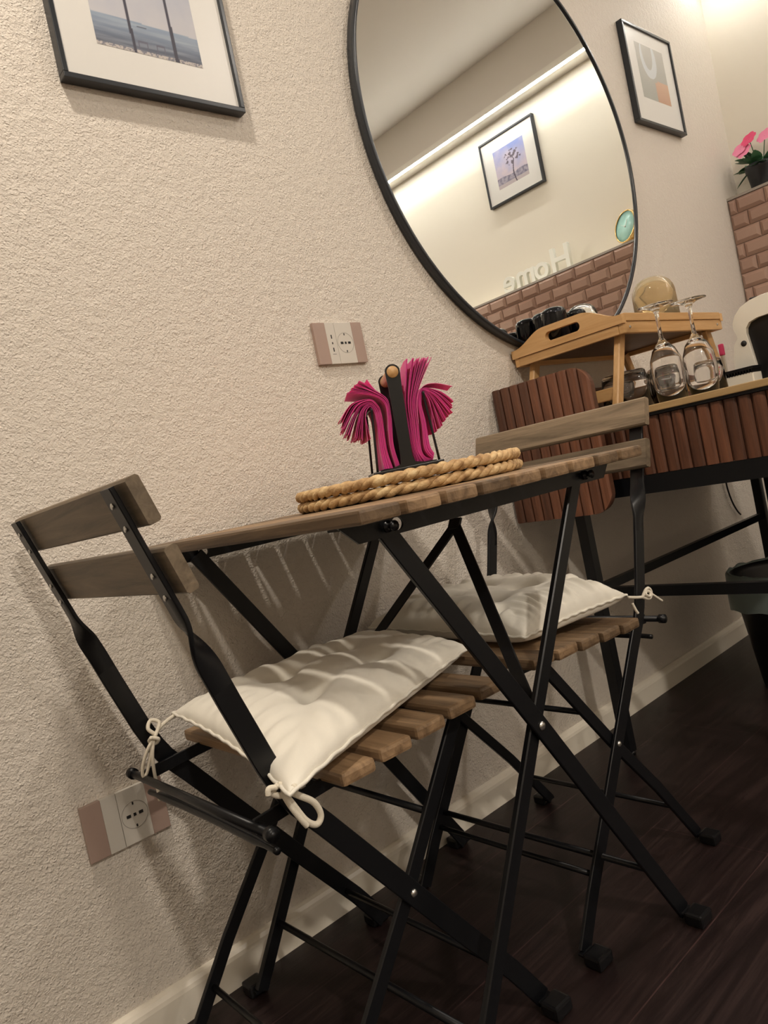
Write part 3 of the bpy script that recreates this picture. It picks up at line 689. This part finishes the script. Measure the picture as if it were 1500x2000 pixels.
# ------------------------------------------------------------------ fluted desk
CX0, CX1, CY0, CY1 = .690, 1.68, -.735, -.022
t = empty('console_desk', (0, 0, 0)); tag(t, 'desk with fluted dark wood front, light top and black metal legs', 'desk')
b = MB(); b.box(CX0, CX1, CY0, CY1, .7515, .7655, b=.002); b.build('top', 'top', t)
b = MB(); b.box(CX0 + .004, CX1 - .004, CY0 + .004, CY1 - .004, .7455, .7512); b.build('top_trim', 'blackp', t)
def flutes(y0, y1, z0, z1, x, depth, outline=None, pitch=.0262):
    b = MB(); n = int(round((y1 - y0) / pitch)); pt = (y1 - y0) / n
    for k in range(n):
        a, c = y0 + k * pt, y0 + (k + 1) * pt; g = .0022
        def zlim(y):
            if not outline: return z0, z1
            rt, rb, rs = outline; lo, hi = z0, z1
            d = y - (y0 + 0); 
            if d < rt: hi = z1 - rt + math.sqrt(max(0, rt * rt - (rt - d) ** 2))
            if d < rb: lo = z0 + rb - math.sqrt(max(0, rb * rb - (rb - d) ** 2))
            d = y1 - y
            if d < rs: q = rs - math.sqrt(max(0, rs * rs - (rs - d) ** 2)); hi = min(hi, z1 - q); lo = max(lo, z0 + q)
            return lo, hi
        m_ = 6; vs = []
        for i in range(m_ + 1):
            f = i / m_; y = a + g / 2 + (c - a - g) * f; lo, hi = zlim(y); dx = depth * (1 - math.sin(PI * f) ** .35) * .8
            vs += [(x + dx, y, lo), (x + dx, y, hi)]
        fs = [(2 * i, 2 * i + 1, 2 * i + 3, 2 * i + 2) for i in range(m_)]
        L = len(vs); vs += [(x + depth + .002, v[1], v[2]) for v in vs[:]]
        fs += [(2 * i + L, 2 * i + 2 + L, 2 * i + 3 + L, 2 * i + 1 + L) for i in range(m_)]
        fs += [(2 * i, 2 * i + 2, 2 * i + 2 + L, 2 * i + L) for i in range(m_)] + [(2 * i + 1, 2 * i + 1 + L, 2 * i + 3 + L, 2 * i + 3) for i in range(m_)]
        fs += [(0, L, L + 1, 1), (2 * m_, 2 * m_ + 1, 2 * m_ + 1 + L, 2 * m_ + L)]
        b.add(vs, fs, random.random())
    return b
b = flutes(CY0 + .012, CY1 - .02, .627, .744, .6985, .007); b.build('fluted_front', 'walnut', t)
b = MB(); b.box(.707, 1.66, CY0 + .014, CY1 - .02, .628, .745); b.build('drawer_body', 'walnutx', t)
# end panel with rounded corners
PY0, PY1, PZ0, PZ1 = -.262, -.004, .566, .877
b = flutes(PY0, PY1, PZ0, PZ1, .630, .006, (.045, .045, .010)); ep = b.build('end_panel', 'walnut', t)
b = MB(); b.prism([rrect(PY0 + .002, PY1 - .002, PZ0 + .002, PZ1 - .002, (.010, .043, .043, .010), 8)], lambda a, c, d: (d, a, c), .6375, .652); b.build('panel_backing', 'walnutx', ep)
b = MB(); b.box(.651, .708, -.20, -.06, .66, .72); b.build('panel_bracket', 'walnutx', ep)
b = MB(); b.box(.70, 1.68, -.020, -.003, .7660, .855, b=.002); b.build('back_upstand', 'walnutx', t)
fr = None
b = MB(); b.box(.700, .716, CY0 + .02, -.05, .588, .6265); b.build('front_apron', 'black', t)
b = MB(); b.box(.716, 1.64, -.14, -.125, .588, .6275); b.build('side_apron', 'black', t)
b = MB(); b.box(.716, 1.64, CY0 + .085, CY0 + .10, .588, .6275); b.build('side_apron', 'black', t)
for x, y in ((.708, -.131), (.708, CY0 + .105), (1.648, -.131), (1.648, CY0 + .105)):
    b = MB(); b.box(x - .0125, x + .0125, y - .0125, y + .0125, .008, .590, b=.001); l = b.build('leg', 'black', t)
    b = MB(); b.lathe([(.014, .0005), (.014, .009)], (x, y, 0), 16); b.build('leveller', 'blackp', l)
b = MB(); b.box(.720, 1.636, -.139, -.124, .376, .396); b.build('side_stretcher', 'black', t)
b = MB(); b.box(.700, .716, CY0 + .115, -.142, .370, .392); b.build('front_stretcher', 'black', t)
b = MB(); b.box(1.655, 1.663, CY0 + .12, -.150, .20, .612); b.build('modesty_panel', 'black', t)
# cable
b = MB(); b.tube(bez([(1.715, -.006, .585), (1.712, -.010, .53), (1.712, -.010, .48), (1.728, -.010, .43), (1.752, -.010, .395), (1.772, -.010, .378)], 8), .0028, 8)
tag(b.build('power_cable', 'blackp'), 'thin black power cable hanging down the wall under the desk', 'cable')

# ------------------------------------------------------------------ bed tray on the desk
t = empty('bamboo_tray', (0, 0, 0)); tag(t, 'bamboo bed tray with handle cutouts standing on splayed legs', 'tray')
TX0, TX1, TYA, TYB = .735, 1.215, -.303, -.006
def handle(x0, x1):
    ym = (TYA + TYB) / 2; prof = []
    n = 40; topz = lambda y: .9665 + .031 * (lambda q: (1 if q < .33 else max(0, .5 + .5 * math.cos((q - .33) / .62 * PI)) if q < .95 else 0))(abs(y - ym) / (.1485))
    out = [(TYA, .9475)] + [(TYA + (TYB - TYA) * k / n, topz(TYA + (TYB - TYA) * k / n)) for k in range(n + 1)] + [(TYB, .9475)]
    hole = rrect(ym - .046, ym + .046, .9625, .983, (.0098,) * 4, 6)
    b = MB(); b.prism([out, hole], lambda a, c, d: (d, a, c), x0, x1); return b.build('end_board', 'bambooy', t, bev=.0015)
handle(TX0, TX0 + .013); handle(TX1 - .013, TX1)
for y0, y1 in ((TYA, TYA + .012), (TYB - .012, TYB)):
    b = MB(); b.box(TX0 + .0125, TX1 - .0125, y0 + (.0 if y0 == TYA else 0), y1, .9520, .9695, b=.002); b.build('side_board', 'bamboo', t)
for ya, yb in ((TYA + .003, TYA + .015), (TYB - .015, TYB - .003)):
    b = MB(); b.box(TX0 + .004, TX1 - .004, ya, yb, .9270, .9515, b=.0015); b.build('long_rail', 'bamboo', t)
for xa, xb in ((TX0 + .003, TX0 + .015), (TX1 - .015, TX1 - .003)):
    b = MB(); b.box(xa, xb, TYA + .0151, TYB - .0151, .9270, .9470, b=.0015); b.build('end_rail', 'bambooy', t)
b = MB(); b.box(TX0 + .012, TX1 - .012, TYA + .011, TYB - .011, .9380, .9440); b.build('tray_panel', 'walnutx', t)
for xs in (TX0 + .03, TX1 - .03):
    b = MB(); b.lathe([(.0035, 0), (.003, -.0012), (0, -.0015)], (xs, TYA + .003, .9395), 12, axis='y'); b.build('screw', 'steel', t)
for xa, xb in ((.775, .708), (1.185, 1.245)):
    for y in (-.268, -.040):
        b = MB(); d = Vector((xb - xa, 0, -.16)).normalized(); nn = Vector((-d.z, 0, d.x))
        st = [((xa, y, .934), nn * .0115, (0, .0075, 0)), ((xb, y, .772), nn * .0115, (0, .0075, 0))]; b.sweep(st); b.build('leg', 'bambooz', t)
    xc = xa + (xb - xa) * .78; b = MB(); b.box(xc - .006, xc + .006, -.262, -.046, .796, .822, b=.0015); b.build('leg_bar', 'bambooy', t)

# ------------------------------------------------------------------ glassware
def wineglass():
    z0 = 0
    prof = [(.0265, 0), (.0305, .030), (.0325, .060), (.0305, .085), (.022, .108), (.010, .122), (.0045, .130), (.0038, .150), (.0040, .182), (.0075, .190), (.018, .1935), (.036, .1955), (.0365, .1975), (.018, .1985), (.0001, .1985)]
    inner = [(.0001, .1175), (.010, .1145), (.020, .104), (.0290, .083), (.0310, .060), (.0290, .030), (.0252, .0002)]
    b = MB(); b.lathe(prof[::-1] + inner[::-1], n=40); o = b.build('wine_glass', 'glass', smooth=True); return o
# (bowl opening down: outer wall then inner wall share the rim)
def lathe_obj(name, prof, m, n=40):
    b = MB(); b.lathe(prof, n=n); return b.build(name, m, smooth=True)
wg = lathe_obj('wine_glass', [(.0001, .1965), (.018, .1965), (.0345, .1955), (.0355, .1940), (.0340, .1930), (.018, .1905), (.0080, .186), (.0042, .178), (.0036, .150), (.0044, .128), (.010, .119), (.022, .105), (.0300, .084), (.0325, .058), (.0310, .030), (.0268, .0003), (.0256, .0003), (.0297, .030), (.0312, .058), (.0288, .083), (.0208, .102), (.010, .1125), (.0001, .1150)], 'glass')
wg.location = (.742, -.374, .7662); tag(wg, 'upside-down stemmed glass, the left one of the pair before the tray', 'wine glass', 'upside-down stemmed glasses')
g2 = wg.copy(); COL.objects.link(g2); g2.location = (.815, -.408, .7662); g2['label'] = 'upside-down stemmed glass, the right one of the pair before the tray'
tb = lathe_obj('tumbler', [(.0001, .0900), (.028, .0900), (.033, .086), (.0375, .060), (.0395, .0003), (.0378, .0003), (.0355, .060), (.0310, .0795), (.0001, .0810)], 'glass')
tb.location = (.842, -.236, .7662); tag(tb, 'clear tumbler upside down behind the near tray leg', 'glass', 'clear tumblers under the tray')
for (x, y, s, lb) in ((.935, -.272, 1, 'clear tumbler upside down between the two stemmed glasses'), (1.03, -.215, 1.05, 'clear tumbler upside down at the back under the tray'), (1.085, -.300, .98, 'clear tumbler upside down beside the far tray leg'), (.905, -.165, 1.05, 'clear tumbler upside down nearest the wall under the tray')):
    c = tb.copy(); COL.objects.link(c); c.location = (x, y, .7662); c.scale = (s, s, s); c['label'] = lb
def cup(name, r, h, m, loc, label, group, dome=.5):
    k_ = dome; prof = [(.0001, h), (r * (1 - k_) * .6, h - r * .01), (r * (1 - k_), h - r * .03)] + [(r * (1 - k_) + r * k_ * math.sin(a), h - r * .03 - r * k_ * (1 - math.cos(a))) for a in (.3, .6, .9, 1.2, 1.4, 1.57)] + [(r * 1.03, .0003), (r * .97, .0003), (r * .94, h - r * k_ * 1.1), (r * .84, h - r * k_ * .7), (r * .5, h - r * .25), (.0001, h - r * .2)]
    o = lathe_obj(name, prof, m); o.location = loc; tag(o, label, 'cup', group); return o
TZ = .9442
def ray(px, x, z): return None
CL = []
cup('black_cup', .028, .104, 'bglass', (.832, -.045, TZ), 'glossy black cup upside down on the tray, the leftmost one', 'black cups on the tray')
cup('black_cup', .030, .097, 'bglass', (.785, -.108, TZ), 'glossy black cup upside down on the tray, just above the handle hole', 'black cups on the tray')
cup('black_cup', .024, .090, 'bglass', (.862, -.117, TZ), 'small glossy black cup upside down in front of the clear cup', 'black cups on the tray')
cup('clear_cup', .038, .112, 'glass', (.932, -.090, TZ), 'clear glass cup upside down behind the small black cup', None, .8)
cup('amber_cup', .052, .149, 'amber', (1.100, -.196, TZ), 'tall amber glass upside down at the far end of the tray', None, .85)

# small packet behind the tray leg
b = MB(); b.box(1.335, 1.345, -.238, -.228, .7662, .902, b=.003); o = b.build('tall_packet', 'white'); tag(o, 'narrow white and pink packet standing behind the far tray leg', 'packet')
b = MB(); b.box(1.334, 1.346, -.239, -.227, .872, .904, b=.003); b.build('pink_band', 'petal2', o)

# ------------------------------------------------------------------ coffee machine
t = empty('coffee_machine', (0, 0, 0)); tag(t, 'white and black capsule coffee machine at the end of the desk', 'coffee machine')
YC = -.405
half = [(.113, .7662), (.115, .80), (.113, .85), (.106, .882), (.094, .900), (.0955, .908), (.100, .922), (.0995, .938), (.090, .957), (.074, .973), (.050, .983), (.022, .9875), (0, .988)]
out = [(YC + a, z) for a, z in half] + [(YC - a, z) for a, z in half[::-1][1:]]
inn = [(.056, .7662), (.060, .80), (.066, .86), (.071, .905), (.069, .918), (.060, .930), (.040, .936), (0, .938)]
hole = [(YC + a, z) for a, z in inn] + [(YC - a, z) for a, z in inn[::-1][1:]]
b = MB(); ring = out + [hole[-1]] + hole[::-1][1:]
b.prism([out + hole[::-1]], lambda a, c, d: (d, a, c), 1.26, 1.30); b.build('front_shell', 'white', t, bev=.006)
b = MB()
sc_st = [(1.298, 1.0), (1.36, 1.0), (1.44, .97), (1.50, .88)]
vs = []; n = len(out)
for x, s in sc_st:
    for a, z in out: vs.append((x, YC + (a - YC) * s, .7662 + (z - .7662) * s))
fs = [(i * n + k, i * n + (k + 1) % n, (i + 1) * n + (k + 1) % n, (i + 1) * n + k) for i in range(len(sc_st) - 1) for k in range(n)] + [tuple(range(n))[::-1], tuple(range((len(sc_st) - 1) * n, len(sc_st) * n))]
b.add(vs, fs); b.build('body_shell', 'white', t)
b = MB(); b.prism([hole], lambda a, c, d: (d, a, c), 1.275, 1.2995); b.build('front_panel', 'blackp', t)
b = MB(); b.tube(bez([(1.262, YC + .047, .985), (1.30, YC + .043, .9895), (1.38, YC + .040, .989), (1.46, YC + .038, .975)], 5), .003, 8); b.tube(bez([(1.262, YC - .047, .985), (1.30, YC - .043, .9895), (1.38, YC - .040, .989)], 5), .003, 8); b.build('seam_strip', 'blackp', t)
b = MB(); b.lathe([(.0075, 0), (.006, -.003), (0, -.0035)], (1.260, YC + .069 + .012, .882), 16, axis='x'); b.build('button', 'hole', t)
b = MB(); b.tube([(1.40, YC + .10, .975), (1.40, YC + .125, .978)], .009, 12); b.build('side_lever', 'blackp', t)
b = MB(); b.box(1.203, 1.256, YC + .050, YC + .125, .7665, .805, b=.003); dt = b.build('drip_box', 'white', t)
b = MB(); b.box(1.201, 1.258, YC + .048, YC + .127, .812, .820, b=.001)
for k in range(11): y = YC + .050 + k * .0070; b.box(1.201, 1.258, y, y + .003, .804, .8125)
b.build('ridged_grid', 'blackp', dt)

# ------------------------------------------------------------------ waste bin
BX, BY = 1.262, -.326
b = MB(); b.lathe([(.0001, .004), (.100, .0005), (.104, .004), (.138, .292), (.144, .296), (.144, .302), (.136, .302), (.130, .285), (.098, .010), (.0001, .010)], n=56)
bn = b.build('waste_bin', 'binp', smooth=True); bn.location = (BX, BY, 0); tag(bn, 'round black waste bin with a see-through liner under the desk', 'bin')
vs = []; n = 96
rings = [(.1345, .255), (.1365, .285), (.1375, .304), (.1425, .3075), (.1465, .303), (.1475, .285), (.1485, .250), (.1480, .215)]
for q, (r, z) in enumerate(rings):
    for k in range(n):
        a = 2 * PI * k / n; wv = noise.noise(Vector((math.cos(a) * 6, math.sin(a) * 6, q * .3))) * (.0022 + .0012 * max(0, q - 4)); dz = (.030 * noise.noise(Vector((math.cos(a) * 2, math.sin(a) * 2, 4))) if q == len(rings) - 1 else 0)
        vs.append(((r + abs(wv)) * math.cos(a), (r + abs(wv)) * math.sin(a), z + dz + (wv * 3 if q in (2, 3, 4) else 0)))
fs = [(i * n + k, i * n + (k + 1) % n, (i + 1) * n + (k + 1) % n, (i + 1) * n + k) for i in range(len(rings) - 1) for k in range(n)]
b = MB(); b.add(vs, fs, smooth=True); b.build('bin_liner', 'liner', bn, smooth=True)

# ------------------------------------------------------------------ things on the tiled ledge
t = empty('potted_flowers', (2.215, -.115, LEDGE + .001)); tag(t, 'small potted plant with pink flowers on the tiled ledge', 'plant')
b = MB(); b.lathe([(.0001, 0), (.040, 0), (.049, .062), (.052, .064), (.053, .082), (.049, .082), (.046, .066), (.0001, .064)], n=36); b.build('pot', 'pot', t, smooth=True)
def leaf(b, base, d, L, w_, droop):
    base = Vector(base); d = Vector(d).normalized(); side = d.cross(Vector((0, 0, 1))).normalized(); vs = []; fs = []
    for i in range(7):
        f = i / 6; c = base + d * L * f + Vector((0, 0, -droop * f * f)); ww = w_ * math.sin(PI * min(1, f * .93 + .05)) ** .8
        vs += [c - side * ww, c + Vector((0, 0, -ww * .35)), c + side * ww]
    for i in range(6):
        for k in (0, 1): fs.append((i * 3 + k, i * 3 + k + 1, i * 3 + k + 4, i * 3 + k + 3))
    b.add(vs, fs, smooth=True)
b = MB()
for k in range(26):
    a = random.uniform(0, 2 * PI); el = random.uniform(.1, 1.2); leaf(b, (.02 * math.cos(a), .02 * math.sin(a), .07 + random.uniform(0, .03)), (math.cos(a) * math.cos(el), math.sin(a) * math.cos(el), math.sin(el)), random.uniform(.05, .08), random.uniform(.013, .021), random.uniform(0, .03))
leaf(b, (-.01, .03, .075), (-.2, 1, .25), .06, .010, .01); leaf(b, (-.01, .035, .07), (-.1, .8, -.5), .06, .009, .01)
b.build('foliage', 'leaf', t)
b = MB()
FLW = [((-.035, .045, .150), 'petal'), ((-.030, .012, .172), 'petal2'), ((-.03, -.040, .160), 'petal'), ((0, -.07, .15), 'petal2'), ((-.045, .030, .135), 'petal')]
for p, c in FLW: b.tube([(p[0] * .3, p[1] * .3, .07), (p[0] * .7, p[1] * .7, .07 + (p[2] - .07) * .6), p], .0015, 6)
b.build('stems', 'leaf', t)
for p, c in FLW:
    b = MB(); ax = Vector((-.8, .2, .55)).normalized(); e1 = ax.orthogonal().normalized(); e2 = ax.cross(e1)
    for k in range(6):
        a = 2 * PI * k / 6; dr = (e1 * math.cos(a) + e2 * math.sin(a)); sd = ax.cross(dr); vs = []
        for i in range(5):
            f = i / 4; c_ = Vector(p) + dr * .029 * f + ax * (.006 * f * (1.4 - f)); w2 = .015 * math.sin(PI * (.12 + .8 * f)) ** .7; vs += [c_ - sd * w2, c_ + sd * w2]
        b.add(vs, [(2 * i, 2 * i + 1, 2 * i + 3, 2 * i + 2) for i in range(4)], smooth=True)
    b.build('flower', c, t)
    
ck = empty('desk_clock', (2.212, -.462, LEDGE + .001), math.radians(22)); tag(ck, 'round mint green clock with a brass case on the ledge, seen in the mirror', 'clock')
ck.rotation_euler = (0, math.radians(11), math.radians(22))
CR = .066
b = MB(); b.lathe([(.0001, .020), (CR - .008, .020), (CR - .001, .012), (CR, 0), (CR, -.018), (CR - .004, -.022), (CR - .006, -.019)], (0, 0, CR + .006), 56, axis='x')
b.f = [f for f in b.f if len(f) <= 4]; b.t = b.t[:len(b.f)]; b.sm = b.sm[:len(b.f)]; b.build('case', 'gold', ck)
b = MB(); b.lathe([(.0001, -.0165), (CR - .0045, -.0165), (CR - .0045, -.012)], (0, 0, CR + .006), 56, axis='x'); b.build('clock_face', 'mint', ck)
b = MB(); b.sweep([((-.0185, 0, CR + .006), (0, .0016, 0), (.0005, 0, 0)), ((-.0185, .014, CR + .030), (0, .0012, 0), (.0005, 0, 0))]); b.sweep([((-.019, 0, CR + .006), (0, .0012, 0), (.0005, 0, 0)), ((-.019, -.028, CR + .022), (0, .001, 0), (.0005, 0, 0))])
b.lathe([(.004, 0), (.003, -.003), (0, -.003)], (-.018, 0, CR + .006), 14, axis='x'); b.build('hands', 'letter', ck)
b = MB(); b.tube([(0, -.02, .012), (0, -.026, .0)], .004, 8); b.tube([(0, .02, .012), (0, .026, .0)], .004, 8); b.build('feet', 'gold', ck)

def glyph(ch, size, y, label):
    cu = bpy.data.curves.new('glyph', 'FONT'); cu.body = ch; cu.size = size; cu.extrude = .009; cu.bevel_depth = .0012; cu.resolution_u = 6; cu.offset = .0016
    tmp = bpy.data.objects.new('glyph', cu); COL.objects.link(tmp)
    bpy.context.view_layer.update(); dg = bpy.context.evaluated_depsgraph_get()
    me = bpy.data.meshes.new_from_object(tmp.evaluated_get(dg)); bpy.data.objects.remove(tmp)
    xs = [v.co.x for v in me.vertices]; x0 = min(xs); zm = min(v.co.y for v in me.vertices)
    for v in me.vertices:
        x, yy, z = v.co; v.co = (-z, -(x - x0), yy - zm)
    bm = bmesh.new(); bm.from_mesh(me); bmesh.ops.recalc_face_normals(bm, faces=bm.faces); bm.to_mesh(me); bm.free()
    me.name = 'decorative_letter'; me.materials.clear(); me.materials.append(M['letter'])
    o = bpy.data.objects.new('decorative_letter', me); COL.objects.link(o); o.location = (2.195, y, LEDGE + .001)
    tag(o, label, 'letter', 'white letters on the ledge'); return o
glyph('H', .155, -.728, 'tall white standing letter H on the tiled ledge, seen in the mirror')
glyph('o', .150, -.842, 'white standing letter o beside the H on the ledge, seen in the mirror')
glyph('m', .150, -.920, 'white standing letter m between o and e, seen in the mirror')
glyph('e', .150, -1.036, 'white standing letter e ending the word, seen in the mirror')
